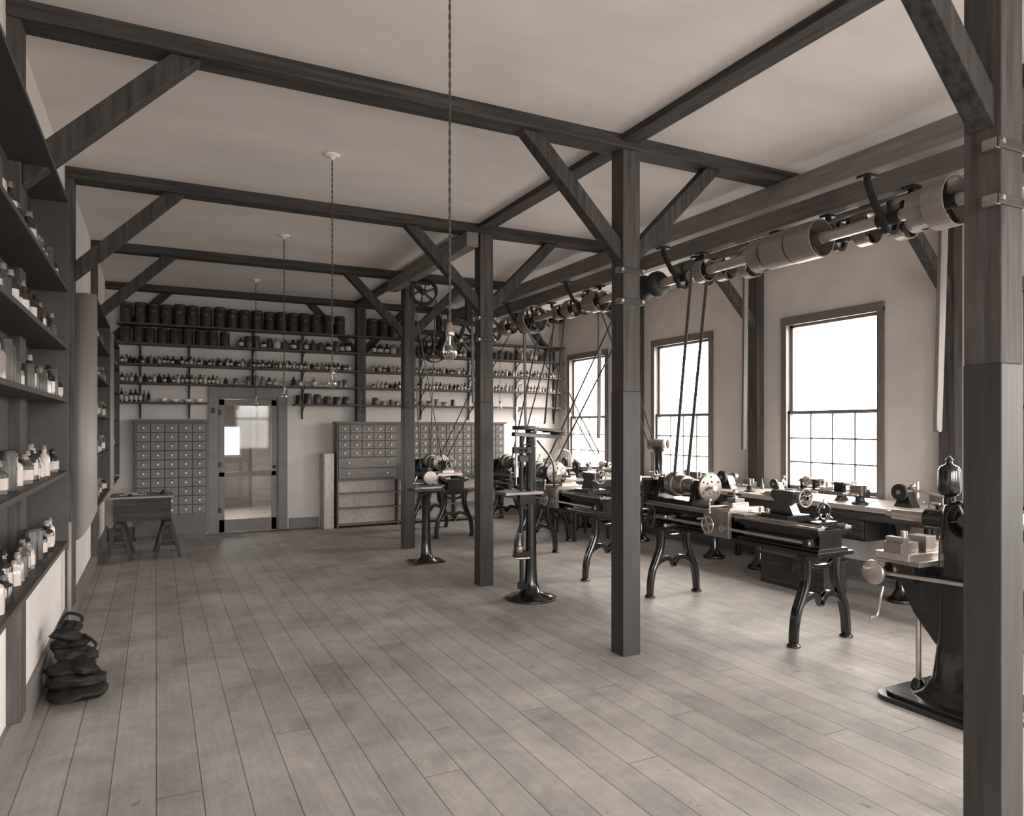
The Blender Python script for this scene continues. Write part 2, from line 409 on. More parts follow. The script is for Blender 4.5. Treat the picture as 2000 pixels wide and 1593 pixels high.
for dx, dy in ((0, 0), (.03, .1)):
    c = Vector((3.0 + dx, 8.5 + dy, 3.33)); o.torus(c, (0.25, 1, 0), .165, .012, M_irond, 32, 8); o.torus(c, (0.25, 1, 0), .15, .006, M_irond, 32, 6)
    o.cyl(c - Vector((0, .03, 0)), c + Vector((0, .03, 0)), .03, M_irond)
    for i in range(6):
        a = i * math.pi / 3 + .2; o.tube([c, c + Vector((math.cos(a) * .08, 0, math.sin(a) * .08 + .01)), c + Vector((math.cos(a + .18) * .158, 0, math.sin(a + .18) * .158))], .007, M_irond, 6, 3)
o.beam((2.86, 8.55, 3.43), (2.98, 8.55, 3.33), .03, .04, M_irond); o.beam((2.86, 8.55, 3.435), (3.1, 8.55, 3.435), .06, .02, M_irond)
for a, b in (((2.84, 8.5, 3.33), (2.86, 8.22, 1.12)), ((3.16, 8.5, 3.33), (2.98, 8.22, 1.12)), ((2.88, 8.6, 3.33), (3.9, 10.2, 1.1)), ((3.17, 8.6, 3.38), (4.0, 10.35, 3.08))):
    o.tube([a, b], .007, M_belt, 6, 0)
o.done()

# ------------------------------------------------------------------ belts
def belt(p0, p1, w=.05, sep=.12, sep2=None):
    o = B('drive_belt'); sep2 = sep if sep2 is None else sep2
    for d in (-1, 1):
        o.beam(Vector(p0) + Vector((d * sep / 2, 0, 0)), Vector(p1) + Vector((d * sep2 / 2, 0, 0)), .005, w, M_belt, (0, 1, 0))
    o.done()
belt((4.74, 5.4, 3.15), (4.5, 5.4, 1.08), .042, .2, .16)
belt((5.25, 7.25, 3.22), (4.36, 7.75, 1.1), .035, .22, .14)
belt((5.25, 9.3, 3.22), (4.98, 9.9, 1.1), .035, .24, .12)
belt((4.8, 8.2, 3.15), (3.42, 6.05, 1.66), .022, .16, .1)
belt((4.78, 9.75, 3.15), (3.95, 10.35, 1.12), .035, .2, .12)
belt((5.25, 7.8, 3.22), (6.25, 8.1, 1.35), .03, .2, .1)
belt((5.25, 3.95, 3.24), (4.8, 3.95, 3.156), .08, .02, .02)
belt((5.25, 9.9, 3.22), (6.3, 9.6, 1.2), .03, .2, .1)
o = B('drive_belt'); o.beam((4.9, 3.02, 3.33), (5.3, 5.6, 3.38), .004, .05, M_belt, (1, 0, 0)); o.done()

def lever(x, y, z0, z1, lean, w=.055):
    o = B('belt_shifter_lever')
    o.ribbon([(x, y, z1), (x + lean * .5, y, (z0 + z1) / 2), (x + lean, y, z0 + .05), (x + lean, y, z0)], [w, w * .75], .03, (0, 1, 0), PALE['z'], 4)
    o.cyl((x + lean, y - .016, z0), (x + lean, y + .016, z0), w * .38, PALE['z']); o.cyl((x, y - .04, z1 - .05), (x, y + .04, z1 - .05), .015, M_irond)
    o.beam((x, y, z1 + .0), (x, y + .28, z1 + .0), .05, .06, PALE['y'])
    o.done(.003)
lever(5.55, 5.606, 1.42, 3.5, -.03); lever(5.3, 3.33, 1.62, 3.42, -.08, .08); lever(5.5, 8.3, 1.5, 3.4, -.02); lever(4.3, 10.0, 2.0, 3.4, .02, .04)
lever(5.3, 10.2, 1.6, 3.4, .03, .04)

# ------------------------------------------------------------------ bottles
def bottle(o, x, y, z, r, h, kind, n=10):
    Z = (0, 0, 1); c = (x, y, z)
    if kind == 'can':
        o.lathe(c, Z, [(r, 0), (r, .84 * h), (r * .97, .86 * h), (r * 1.02, .865 * h), (r * 1.02, .97 * h), (r * .9, h), (0, h)], M_can, 16)
    elif kind == 'crock':
        o.lathe(c, Z, [(r * .93, 0), (r, .06 * h), (r, .85 * h), (r * .8, .93 * h), (r * .8, .95 * h), (r * .9, .96 * h), (r * .85, h), (0, h * 1.02)], M_canb, 14)
    elif kind == 'bowl':
        o.lathe(c, Z, [(r * .4, 0), (r * .6, .2 * h), (r, h), (r * .95, h), (r * .5, .25 * h), (0, .2 * h)], M_porc, 16)
    elif kind == 'tumbler':
        o.lathe(c, Z, [(r * .75, 0), (r, h), (r * .92, h), (r * .68, .05 * h), (0, .05 * h)], random.choice([M_bulb, M_bot2, M_steel2]), 12)
    elif kind == 'flask':
        o.lathe(c, Z, [(r * .9, 0), (r, .1 * h), (r * .3, .62 * h), (r * .28, .95 * h), (r * .38, h)], M_bulb, 12)
    else:
        g = random.choice([M_bot1, M_bot1, M_bot1, M_bot2, M_bot3, M_canb])
        o.lathe(c, Z, [(r, 0), (r, .58 * h), (r * .85, .66 * h), (r * .4, .73 * h), (r * .38, .86 * h)], g, n)
        o.lathe((x, y, z + .84 * h), Z, [(r * .5, 0), (r * .5, .05 * h), (r * .4, .08 * h), (r * .42, .16 * h), (0, .16 * h)], random.choice([M_cork, M_bot2, M_bot1]), n)
        if R() < .7: o.lathe((x, y, z + .14 * h), Z, [(r * 1.02, 0), (r * 1.02, .34 * h)], random.choice([M_label, M_label, M_bot3]), n)

def row_x(name, x0, x1, y, z, rr, hh, kinds, gap=.01, density=1.0):
    o = B(name); x = x0
    while x < x1:
        r = U(*rr); h = U(*hh)
        if x + 2 * r > x1: break
        if R() < density:
            bottle(o, x + r, y + U(-.02, .02), z + .001, r, h, random.choice(kinds))
        x += 2 * r + U(gap * .5, gap * 1.6)
    o.done(); return o

# ------------------------------------------------------------------ back wall shelving
SY0 = YB - .27
sh = B('wall_shelving')
ZS = [3.12, 2.84, 2.54, 2.27]
for k, z in enumerate(ZS):
    sh.box(-.49, XR - .02, SY0, YB - .001, z - .025, z, M_shelf)
sh.box(-.49, .69, SY0, YB - .001, 1.965, 1.99, M_shelf); sh.box(1.95, XR - .02, SY0, YB - .001, 1.965, 1.99, M_shelf)
for x in (-.2, .45, 1.35, 2.1, 4.1, 5.0, 5.95, 6.75):
    for z in ZS + ([1.99] if not .7 < x < 1.9 else []):
        zl = z - .24 if z < 2.2 else z - .27
        if .7 < x < 1.9: zl = max(zl, 2.25)
        if zl < z - .06:
            sh.box(x - .012, x + .012, YB - .03, YB - .001, zl, z - .025, M_shelf)
            sh.tube([(x, SY0 + .03, z - .035), (x, YB - .08, z - .09), (x, YB - .02, z - .2)], .01, M_shelf, 6, 4)
sh.done(.002)
YM = YB - .17
o = B('canister_row'); x = -.46
while x < 4.0:
    r = U(.08, .086); h = U(.285, .31)
    if not (2.85 < x + r < 3.2):
        bottle(o, x + r, YM, 3.121, r, h, 'can' if x < 3.4 else 'crock')
        o.box(x + r - .025, x + r + .025, YM - r - .003, YM - r + .003, 3.12 + h * .55, 3.12 + h * .66, M_canb)
    x += 2 * r + U(.005, .025)
o.done()
o = B('canister_row'); x = -.46
while x < .95:
    r = U(.068, .078); h = U(.22, .24); bottle(o, x + r, YM, 2.841, r, h, 'can'); x += 2 * r + U(.01, .03)
o.done()
row_x('bottle_row', 1.12, 2.85, YM, 2.84, (.035, .06), (.12, .2), ['b', 'b', 'crock'])
row_x('bottle_row', 3.2, 6.7, YM, 2.84, (.035, .055), (.12, .21), ['b', 'b', 'crock'], .02)
row_x('bottle_row', -.46, 2.85, YM - .03, 2.54, (.018, .032), (.08, .13), ['b'], .006)
row_x('bottle_row', -.46, 2.85, YM + .06, 2.54, (.02, .034), (.1, .14), ['b'], .03)
row_x('bottle_row', 3.2, 6.8, YM, 2.54, (.018, .034), (.08, .14), ['b'], .01)
row_x('bottle_row', -.46, 1.0, YM, 2.27, (.02, .032), (.09, .14), ['b'], .008)
row_x('glassware_row', 1.05, 2.85, YM, 2.27, (.03, .045), (.09, .15), ['tumbler', 'tumbler', 'flask', 'b'], .02, density=.8)
row_x('bottle_row', 3.2, 6.8, YM, 2.27, (.018, .032), (.08, .14), ['b'], .015)
row_x('bottle_row', -.46, -.02, YM, 1.99, (.022, .03), (.15, .2), ['b'], .006)
row_x('porcelain_bowl_row', .05, .66, YM, 1.99, (.05, .075), (.03, .055), ['bowl'], .03)
row_x('jar_row', 1.98, 2.85, YM, 1.99, (.05, .07), (.12, .17), ['crock', 'can'], .03)
row_x('jar_row', 3.2, 4.7, YM, 1.99, (.03, .06), (.06, .13), ['crock', 'tumbler'], .04)

# ------------------------------------------------------------------ drawer cabinets
def drawers(o, x0, x1, z0, z1, yf, nc, nr, knob=.013):
    dx = (x1 - x0) / nc; dz = (z1 - z0) / nr
    o.box(x0, x1, yf - .003, yf + .001, z0, z1, M_shelf)
    for i in range(nc):
        for j in range(nr):
            a = x0 + i * dx; c = z0 + j * dz
            o.box(a + .007, a + dx - .007, yf - .014, yf - .002, c + .007, c + dz - .007, M_cab)
            cx, cz = a + dx / 2, c + dz / 2
            for xx in ([cx] if dx < .4 else [x0 + dx * .17, x0 + dx * .83]):
                o.cyl((xx, yf - .012, cz), (xx, yf - .028, cz), .005, M_porc, n=8); o.ball((xx, yf - .034, cz), knob, M_porc, 10)
            o.box(cx - .03, cx + .03, yf - .0155, yf - .0135, cz + dz * .2, cz + dz * .32, M_cab2)
YC = 11.45
o = B('drawer_cabinet')
o.box(-.27, .68, YC, YB - .03, .06, 1.70, M_cab2); o.box(-.25, .66, YC + .03, YB - .05, 0, .06, M_cab2)
o.box(-.29, .70, YC - .03, YB - .03, 1.70, 1.735, M_cab2)
drawers(o, -.25, .66, .36, 1.68, YC, 5, 10, .016)
o.done(.003)
o = B('drawer_cabinet'); yb_ = BY[4] - H - .006
o.box(2.58, 5.55, YC, yb_, .76, 1.68, M_cab2); o.box(2.55, 5.58, YC - .04, yb_, 1.68, 1.71, M_cab2)
drawers(o, 2.6, 3.56, 1.14, 1.66, YC, 5, 4, .016); drawers(o, 2.6, 3.56, .79, 1.13, YC, 1, 2, .016)
drawers(o, 3.66, 5.53, .79, 1.66, YC, 12, 7, .016)
for x in (2.58, 3.58, 4.6, 5.52): o.box(x, x + .03, YC, yb_, 0, .76, M_cab2)
for z in (.04, .30, .54): o.box(2.6, 5.53, YC + .01, yb_, z, z + .02, M_cab)
o.box(2.6, 5.53, yb_ - .012, yb_, .02, .76, M_white)
o.done(.003)
o = B('whitewashed_box'); o.box(2.38, 2.54, YC + .02, YB - .03, 0, 1.2, M_white); o.box(2.395, 2.525, YC + .012, YC + .02, .03, 1.17, M_white); o.done(.004)

# ------------------------------------------------------------------ door and room beyond
o = B('trim_1')
o.box(.71, .845, YB - .03, YB - .001, 0, 2.24, M_trim); o.box(1.73, 1.87, YB - .03, YB - .001, 0, 2.24, M_trim); o.box(.71, 1.87, YB - .032, YB - .001, 2.08, 2.24, M_trim)
o.box(.84, .862, YB, YB + .25, 0, 2.1, M_trim); o.box(1.708, 1.73, YB, YB + .25, 0, 2.1, M_trim); o.box(.84, 1.73, YB, YB + .25, 2.06, 2.1, M_trim)
o.done(.003)
o = B('door_1'); y0, y1 = YB - .005, YB + .03
a, b = .866, 1.704
for q in ((a, a + .075, .01, 2.05), (b - .075, b, .01, 2.05), (a, b, 1.96, 2.05), (a, b, .01, .2), (a, b, .86, .93)): o.box(q[0], q[1], y0, y1, q[2], q[3], M_trim)
o.box(a + .07, b - .07, y0 + .015, y0 + .018, .2, 1.96, M_glass)
for z in (.35, 1.05, 1.85): o.box(a - .012, a + .03, y0 - .008, y0, z - .04, z + .04, M_irond)
o.cyl((b - .04, y0, 1.0), (b - .04, y0 - .04, 1.0), .012, M_irond); o.ball((b - .04, y0 - .055, 1.0), .025, M_irond)
o.done(.003)
B('light_switch').box(.755, .80, YB - .05, YB - .031, 1.84, 1.92, M_irond).done(.004)
o = B('wall_vestibule')
o.box(2.35, 2.45, YB + .25, 15.9, 0, 2.9, M_clap)
Yv = 15.5
o.box(.2, 1.24, Yv, Yv + .1, 0, 2.9, M_clap); o.box(1.52, 2.35, Yv, Yv + .1, 0, 2.9, M_clap); o.box(1.24, 1.52, Yv, Yv + .1, 0, 1.06, M_clap); o.box(1.24, 1.52, Yv, Yv + .1, 1.62, 2.9, M_clap)
o.box(.2, .3, YB + .25, 13.3, 0, 2.9, M_clap); o.box(.2, .3, 13.3, 14.3, 2.0, 2.9, M_clap); o.box(.2, .3, 13.3, 14.3, 0, .9, M_clap); o.box(.2, .3, 14.3, Yv, 0, 2.9, M_clap)  # unseen side wall, added with an opening sized for light on the floor
for i in range(22):
    z = .1 + i * .125; o.prism([(Yv - .018, z), (Yv, z), (Yv, z + .122), (Yv - .003, z + .122)], 'x', 1.72, 2.349, M_clap)
    o.prism([(2.332, z), (2.35, z), (2.35, z + .122), (2.347, z + .122)], 'y', YB + .26, Yv - .03, M_clap)
o.done()
o = B('door_2'); o.box(1.55, 1.72, Yv - .05, Yv - .02, 0, 2.1, M_cab2); o.box(.9, 1.2, Yv - .05, Yv - .02, 0, 2.1, M_cab2); o.box(1.2, 1.55, Yv - .05, Yv - .02, 1.66, 2.1, M_cab2); o.box(1.2, 1.55, Yv - .05, Yv - .02, 0.0, 1.02, M_cab2)
for q in ((1.0, 1.18, .2, .9), (1.25, 1.5, .2, .9), (1.58, 1.68, .2, .9)): o.box(q[0], q[1], Yv - .06, Yv - .05, q[2], q[3], M_trim)
o.done(.003)
B('ceiling_vestibule').box(.2, 2.45, YB + .25, 15.6, 2.9, 3.0, M_ceil).done()

# ------------------------------------------------------------------ left wall shelving units
XF = -.446
def side_unit(y0, y1, levels, ztop, zbot, closed):
    o = B('bottle_shelf_unit')
    if closed:
        # bowed pale end board whose bottom edge rises towards the front
        vs = []; n = 16
        for off in (0, .016):
            for k in range(n + 1):
                t = k / n; x = XL + .03 + (XF + .01 - XL - .03) * t; y = y0 - .012 - .085 * math.sqrt(max(0, 1 - (2 * t - 1) ** 2 * .96)) + off
                vs += [(x, y, zbot + .24 * t * t), (x, y, ztop)]
        fs = []; m = 2 * (n + 1)
        for k in range(n):
            a = 2 * k; fs += [(a, a + 2, a + 3, a + 1), (m + a, m + a + 1, m + a + 3, m + a + 2), (a + 1, a + 3, m + a + 3, m + a + 1), (a, m + a, m + a + 2, a + 2)]
        fs += [(0, 1, m + 1, m), (m - 2, 2 * m - 2, 2 * m - 1, m - 1)]
        o.add(vs, fs, M_panel, True)
        zb = zbot + .25
    else: zb = zbot
    o.box(XL + .03, XF, y0 - .012, y0 + .012, zb, ztop, M_shelf); o.box(XL + .002, XF, y1 - .012, y1 + .012, zb, ztop, M_shelf)
    for z in levels: o.box(XL + .002, XF, y0, y1, z - .022, z, M_shelf)
    o.box(XL + .002, XF, y0, y1, ztop - .022, ztop, M_shelf)
    o.box(XL + .002, XL + .012, y0, y1, zb, ztop, M_shelf)
    o.done(.002 if not closed else 0)
    o = B('bottle_row')
    for z in levels:
        y = y0 + .06
        while y < y1 - .09:
            r = U(.022, .034); h = U(.1, .17)
            bottle(o, XF - .06 + U(-.03, .01), y + r, z + .001, r, h, random.choice(['b', 'b', 'b', 'crock']))
            y += 2 * r + U(.005, .05)
    o.done()
side_unit(1.9, 4.80, [.98, 1.38, 1.79, 2.09, 2.42], 2.93, .93, False)
side_unit(6.93, 9.0, [.95, 1.38, 1.74, 2.09, 2.42], 2.73, .69, True)
side_unit(9.62, 11.25, [.95, 1.38, 1.74, 2.09, 2.42], 2.72, .72, True)
o = B('wall_pipe'); o.tube([(XL + .05, 6.4, .0), (XL + .05, 6.4, .9)], .015, M_panel, 8, 0); o.done()

def lump(o, c, s, rot, mat, seed, tilt=0):
    rnd = random.Random(seed); n = 20; k = 11; vs = []; fs = []
    Rm = Matrix.Rotation(rot, 3, 'Z') @ Matrix.Rotation(tilt, 3, 'Y')
    ph = [rnd.uniform(0, 6.28) for _ in range(5)]
    for i in range(k + 1):
        th = math.pi * i / k
        for j in range(n):
            a = 2 * math.pi * j / n
            q = 1 + .16 * math.sin(3 * a + ph[0] + th * 2) + .09 * math.sin(5 * a + ph[1]) + .1 * math.sin(4 * th + ph[2])
            p = Vector((s[0] * math.sin(th) * math.cos(a) * q, s[1] * math.sin(th) * math.sin(a) * q, s[2] * math.cos(th) * (1 + .25 * math.sin(2 * a + ph[3]) + .12 * math.sin(5 * a + ph[4]))))
            if p.z < -s[2] * .75: p.z = -s[2] * .75
            vs.append(Vector(c) + Rm @ p)
    for i in range(k):
        for j in range(n):
            fs.append((i * n + j, i * n + (j + 1) % n, (i + 1) * n + (j + 1) % n, (i + 1) * n + j))
    o.add(vs, fs, mat, True)
o = B('leather_boot_pile')
for i, (x, y, z, sx, sy, sz, r, tl) in enumerate([(-.43, 5.02, .045, .15, .2, .05, .1, 0), (-.44, 5.05, .11, .14, .17, .045, .8, .1), (-.46, 5.5, .07, .1, .18, .09, .1, 0), (-.42, 5.35, .06, .07, .15, .06, .4, 0),
        (-.47, 5.1, .17, .11, .16, .045, .3, -.15), (-.44, 5.17, .22, .13, .06, .04, .3, .2), (-.47, 5.22, .27, .11, .06, .035, -.5, -.2), (-.49, 5.3, .24, .09, .15, .07, .3, .2), (-.48, 5.2, .33, .1, .05, .035, .7, .3), (-.5, 5.3, .36, .08, .07, .04, 1.2, -.3), (-.37, 4.98, .17, .08, .05, .03, 1.0, .3)]):
    lump(o, (x, y, z), (sx, sy, sz), r, M_leather, i, tl)
o.tube([(-.46, 5.2, .36), (-.41, 5.22, .43), (-.5, 5.3, .45), (-.54, 5.2, .38)], .01, M_leather, 6); o.tube([(-.38, 5.1, .24), (-.33, 5.12, .28), (-.4, 5.2, .33)], .01, M_leather, 6)
o.done()

# ------------------------------------------------------------------ work box on sawhorses
o = B('sawhorse_table')
o.box(-.5, .20, 9.85, 10.45, .75, .775, M_panel); o.box(-.46, .17, 9.9, 10.4, .47, .75, OLD['x'])
for x in (-.40, .13):
    o.box(x - .04, x + .04, 9.75, 10.5, .41, .47, OLD['y'])
    for y in (9.85, 10.4):
        for d in (-1, 1): o.beam((x + d * .03, y, .45), (x + d * .14, y + (.05 if y > 10 else -.05), .01), .04, .075, OLD['z'], (0, 1, 0))
        o.box(x - .09, x + .09, y - .03, y - .005, .16, .22, OLD['x']); o.box(x - .06, x + .06, y - .035, y - .01, .3, .36, OLD['x'])
o.done(.003)
o = B('hand_tool_set')
o.cyl((-.4, 10.0, .786), (-.1, 10.05, .786), .01, M_steel2); o.lathe((.08, 10.05, .776), (0, 0, 1), [(.03, 0), (.03, .03), (.012, .035), (.012, .06), (.0, .065)], M_irond, 12); o.box(-.35, -.2, 10.15, 10.2, .776, .8, M_steel2); o.cyl((-.15, 10.2, .786), (.1, 10.12, .786), .008, M_steel2)
o.lathe((-.28, 9.98, .776), (0, 0, 1), [(.025, 0), (.02, .02), (.0, .03)], M_irond, 12); o.done()

# ------------------------------------------------------------------ lathes
def lathe_leg(o, xc, y, zt):
    k = zt / .67
    for d in (-1, 1):
        pts = [(xc + d * a, y, b * k) for a, b in ((.165, .67), (.155, .56), (.165, .46), (.205, .36), (.255, .25), (.278, .13), (.285, .03))]
        o.ribbon(pts, [.075, .05], .05, (0, 1, 0), M_iron); o.tube([(p[0], y - .02, p[2]) for p in pts], [.028, .022], M_iron, 8)
        o.tube([(p[0], y + .02, p[2]) for p in pts], [.028, .022], M_iron, 8)
        o.lathe((xc + d * .285, y, 0), (0, 0, 1), [(.05, 0), (.05, .012), (.03, .03), (.022, .05)], M_iron, 12)
        o.ribbon([(xc + d * .235, y, .29 * k), (xc + d * .17, y, .335 * k), (xc + d * .09, y, .36 * k), (xc + d * .035, y, .335 * k), (xc, y, .28 * k)], .045, .035, (0, 1, 0), M_iron)
    o.box(xc - .2, xc + .2, y - .05, y + .05, zt - .035, zt, M_iron)
    o.ribbon([(xc - .14, y, zt - .05), (xc - .08, y, zt - .09), (xc, y, zt - .1), (xc + .08, y, zt - .09), (xc + .14, y, zt - .05)], .03, .04, (0, 1, 0), M_iron)

def metal_lathe(xc, ya, yb, carr=.45, full=True, zt=.67):
    o = B('metal_lathe'); b0, b1 = ya - .13, yb + .24
    lathe_leg(o, xc, ya, zt); lathe_leg(o, xc, yb, zt)
    W = .18
    for (dx, z0, z1) in ((W + .015, 0, .03), (W - .02, .03, .05), (W - .06, .05, .15), (W - .03, .15, .17), (W, .17, .195)):
        o.box(xc - dx, xc + dx, b0 + (W - dx) * .6, b1, zt + z0, zt + z1, M_iron)
    for d in (-1, 1):
        o.box(xc + d * W - d * .07, xc + d * W, b0, b1, zt + .195, zt + .215, M_steel2)
        o.prism([(xc + d * .13 - .015, zt + .215), (xc + d * .13, zt + .232), (xc + d * .13 + .015, zt + .215)], 'y', b0, b1, M_steel)
    o.cyl((xc - W - .03, b0 + .05, zt + .1), (xc - W - .03, b1, zt + .1), .012, M_steel, n=10)
    for y in (b0 + .08, b1 - .02): o.cb((xc - W - .01, y, zt + .1), (.07, .05, .06), M_iron)
    zb = zt + .215; zs = zb + .19; h1 = b1 - .04; h0 = h1 - .62
    o.box(xc - .13, xc + .13, h0, h1, zb, zb + .06, M_iron)
    for y in (h0 + .04, h1 - .06):
        o.prism([(xc - .11, zb + .05), (xc + .11, zb + .05), (xc + .06, zs + .02), (xc + .04, zs + .06), (xc - .04, zs + .06), (xc - .06, zs + .02)], 'y', y - .035, y + .035, M_iron)
        o.cyl((xc, y, zs + .06), (xc, y, zs + .09), .012, M_brass, n=8)
    o.cyl((xc, h0 - .1, zs), (xc, h1 + .05, zs), .03, M_steel)
    for i, r in enumerate((.065, .09, .115)):
        y = h0 + .11 + i * .11; o.lathe((xc, y, zs), (0, 1, 0), [(r * .6, 0), (r, 0), (r + .004, .05), (r, .1), (r * .6, .1)], M_steel2, 24)
    o.cyl((xc + .14, h0 + .05, zs - .05), (xc + .14, h1 - .06, zs - .05), .02, M_steel2)
    o.cyl((xc + .14, h0 + .1, zs - .05), (xc + .14, h0 + .14, zs - .05), .06, M_steel2, n=24)
    fp = h0 - .07
    o.lathe((xc, fp + .03, zs), (0, -1, 0), [(.04, 0), (.04, .03), (.13, .035), (.132, .06), (.128, .062), (0, .062)], M_steel2, 32)
    for i in range(6):
        a = i * math.pi / 3
        for q in (.055, .1): o.cyl((xc + q * math.cos(a + q * 5), fp - .034, zs + q * math.sin(a + q * 5)), (xc + q * math.cos(a + q * 5), fp - .031, zs + q * math.sin(a + q * 5)), .011, M_irond, n=8)
    o.cyl((xc, fp - .09, zs), (xc, fp - .03, zs), .028, M_steel, .006)
    for (dx, dz, r) in ((0, 0, .05), (-.1, -.1, .075), (-.17, -.24, .085), (-.21, -.12, .04)):
        o.lathe((xc + dx, h1 + .05, zs + dz), (0, 1, 0), [(r, 0), (r, .02)], M_steel2, 20, False); o.cyl((xc + dx, h1 + .0, zs + dz), (xc + dx, h1 + .09, zs + dz), .015, M_irond)
    o.box(xc - .2, xc - .02, h1 + .02, h1 + .045, zs - .28, zs + .03, M_iron)
    o.wheel((xc - .27, h1 - .2, zt + .1), (1, -.35, -.1), .095, M_irond, 4, .012)
    o.cyl((xc - .27, h1 - .2, zt + .1), (xc - .15, h1 - .2, zt + .1), .02, M_steel2)
    for dz in (.04, .12): o.cyl((xc - .25, h1 - .4, zt + dz), (xc - .15, h1 - .4, zt + dz), .015, M_steel); o.ball((xc - .26, h1 - .4, zt + dz), .02, M_steel)
    yc = h0 - .42 if full else (h0 - .35)
    o.box(xc - .2, xc + .2, yc - .13, yc + .13, zb + .01, zb + .045, M_steel); o.box(xc - .235, xc - .195, yc - .15, yc + .15, zt + .02, zb + .03, M_steel2)
    for dy in (-.09, .09): o.box(xc - .19, xc + .19, yc + dy - .04, yc + dy + .04, zb + .045, zb + .055, M_steel)
    o.box(xc - .1, xc + .09, yc - .06, yc + .06, zb + .05, zb + .09, M_steel); o.box(xc - .06, xc + .05, yc - .05, yc + .05, zb + .09, zb + .125, M_steel2)
    o.cyl((xc - .01, yc, zb + .12), (xc - .01, yc, zb + .2), .022, M_steel); o.box(xc - .025, xc + .005, yc - .08, yc + .08, zb + .15, zb + .17, M_irond)
    o.wheel((xc - .28, yc + .05, zt + .12), (1, 0, 0), .07, M_steel, 4, .009); o.cyl((xc - .29, yc + .05, zt + .12), (xc - .2, yc + .05, zt + .12), .014, M_steel)
    o.cyl((xc - .25, yc - .08, zt + .1), (xc - .2, yc - .08, zt + .1), .03, M_steel); o.cyl((xc - .3, yc, zb + .065), (xc - .1, yc, zb + .065), .01, M_steel)
    o.beam((xc - .3, yc, zb + .02), (xc - .3, yc, zb + .11), .015, .012, M_steel); o.ball((xc - .3, yc, zb + .12), .016, M_steel); o.ball((xc - .3, yc, zb + .015), .012, M_steel)
    yt = ya + .34
    o.box(xc - .12, xc + .12, yt - .14, yt + .14, zb, zb + .05, M_iron)
    o.prism([(yt - .12, zb + .05), (yt + .12, zb + .05), (yt + .07, zs - .04), (yt + .12, zs + .0), (yt + .1, zs + .045), (yt - .12, zs + .045), (yt - .12, zs - .03), (yt - .07, zs - .05)], 'x', xc - .045, xc + .045, M_iron)
    o.cyl((xc, yt + .08, zs), (xc, yt + .2, zs), .024, M_steel); o.cyl((xc, yt + .2, zs), (xc, yt + .26, zs), .024, M_steel, .003)
    o.cyl((xc, yt - .22, zs), (xc, yt - .1, zs), .016, M_steel); o.wheel((xc, yt - .2, zs), (0, 1, 0), .07, M_steel2, 4, .009)
    o.beam((xc - .01, yt + .05, zs + .05), (xc + .02, yt + .03, zs + .14), .012, .012, M_steel); o.ball((xc + .02, yt + .03, zs + .15), .014, M_steel)
    if full:
        o.box(xc - .1, xc + .1, ya - .07, ya + .01, zb, zb + .03, M_iron); o.torus((xc, ya - .03, zb + .1), (0, 1, 0), .06, .014, M_iron, 20, 6)
        for i in range(3):
            a = math.pi / 2 + i * 2.094; o.cyl((xc + .03 * math.cos(a), ya - .03, zb + .1 + .03 * math.sin(a)), (xc + .1 * math.cos(a), ya - .03, zb + .1 + .1 * math.sin(a)), .009, M_steel, n=8)
        o.box(xc + .02, xc + .15, ya + .55, ya + .75, zb, zb + .02, M_steel); o.box(xc - .16, xc - .02, ya + .62, ya + .9, zb, zb + .018, PALE['y'])
        for q in ((.08, .6), (.1, .7), (-.08, .8)): o.cyl((xc + q[0], ya + q[1], zb + .02), (xc + q[0], ya + q[1], zb + .06), .015, M_steel, n=10)
    o.done(.003)
metal_lathe(4.50, 3.78, 5.50)
metal_lathe(4.34, 6.40, 8.02, full=False)
metal_lathe(3.93, 9.80, 10.85, full=False)
metal_lathe(4.98, 8.75, 10.2, full=False)

# ------------------------------------------------------------------ pedestal drill press
o = B('drill_press'); x, y = 3.178, 5.975
o.lathe((x, y, 0), (0, 0, 1), [(.24, 0), (.24, .018), (.2, .032), (.13, .045), (.085, .085), (.063, .16), (.056, .3), (.05, .6), (.05, 1.0), (.046, 1.56), (.055, 1.57), (.055, 1.6), (0, 1.61)], M_iron, 28)
o.cyl((x - .1, y, .12), (x - .1, y, 1.55), .02, M_irond); o.box(x - .13, x - .04, y - .03, y + .03, .1, .16, M_iron); o.box(x - .13, x - .04, y - .03, y + .03, 1.3, 1.36, M_iron)
o.box(x - .33, x + .06, y - .14, y + .12, 1.0, 1.025, M_steel2); o.box(x - .14, x + .02, y - .05, y + .05, .9, 1.0, M_iron)
o.ribbon([(x - .3, y, .99), (x - .15, y, .96), (x - .05, y, .85)], .03, .04, (0, 1, 0), M_iron)
for zz in (1.62,):
    o.pulley((x - .09, y - .03, zz), (0, 0, 1), .11, .035, M_irond, 4, M_irond, .03); o.pulley((x + .26, y, zz - .03), (0, 0, 1), .12, .03, M_irond, 4, M_irond, .03); o.pulley((x + .33, y + .05, zz - .06), (0, 0, 1), .08, .03, M_irond, 4, M_irond, .02)
    o.beam((x - .2, y - .03, 1.56), (x + .32, y, 1.53), .07, .035, M_iron)
    o.beam((x - .09, y - .14, zz), (x + .26, y - .12, zz - .03), .004, .025, M_belt); o.beam((x - .09, y + .08, zz), (x + .26, y + .12, zz - .03), .004, .025, M_belt)
o.cyl((x - .17, y - .03, 1.2), (x - .17, y - .03, 1.82), .012, M_steel); o.cyl((x - .17, y - .03, 1.16), (x - .17, y - .03, 1.25), .022, M_steel); o.cyl((x - .17, y - .03, 1.08), (x - .17, y - .03, 1.16), .006, M_steel)
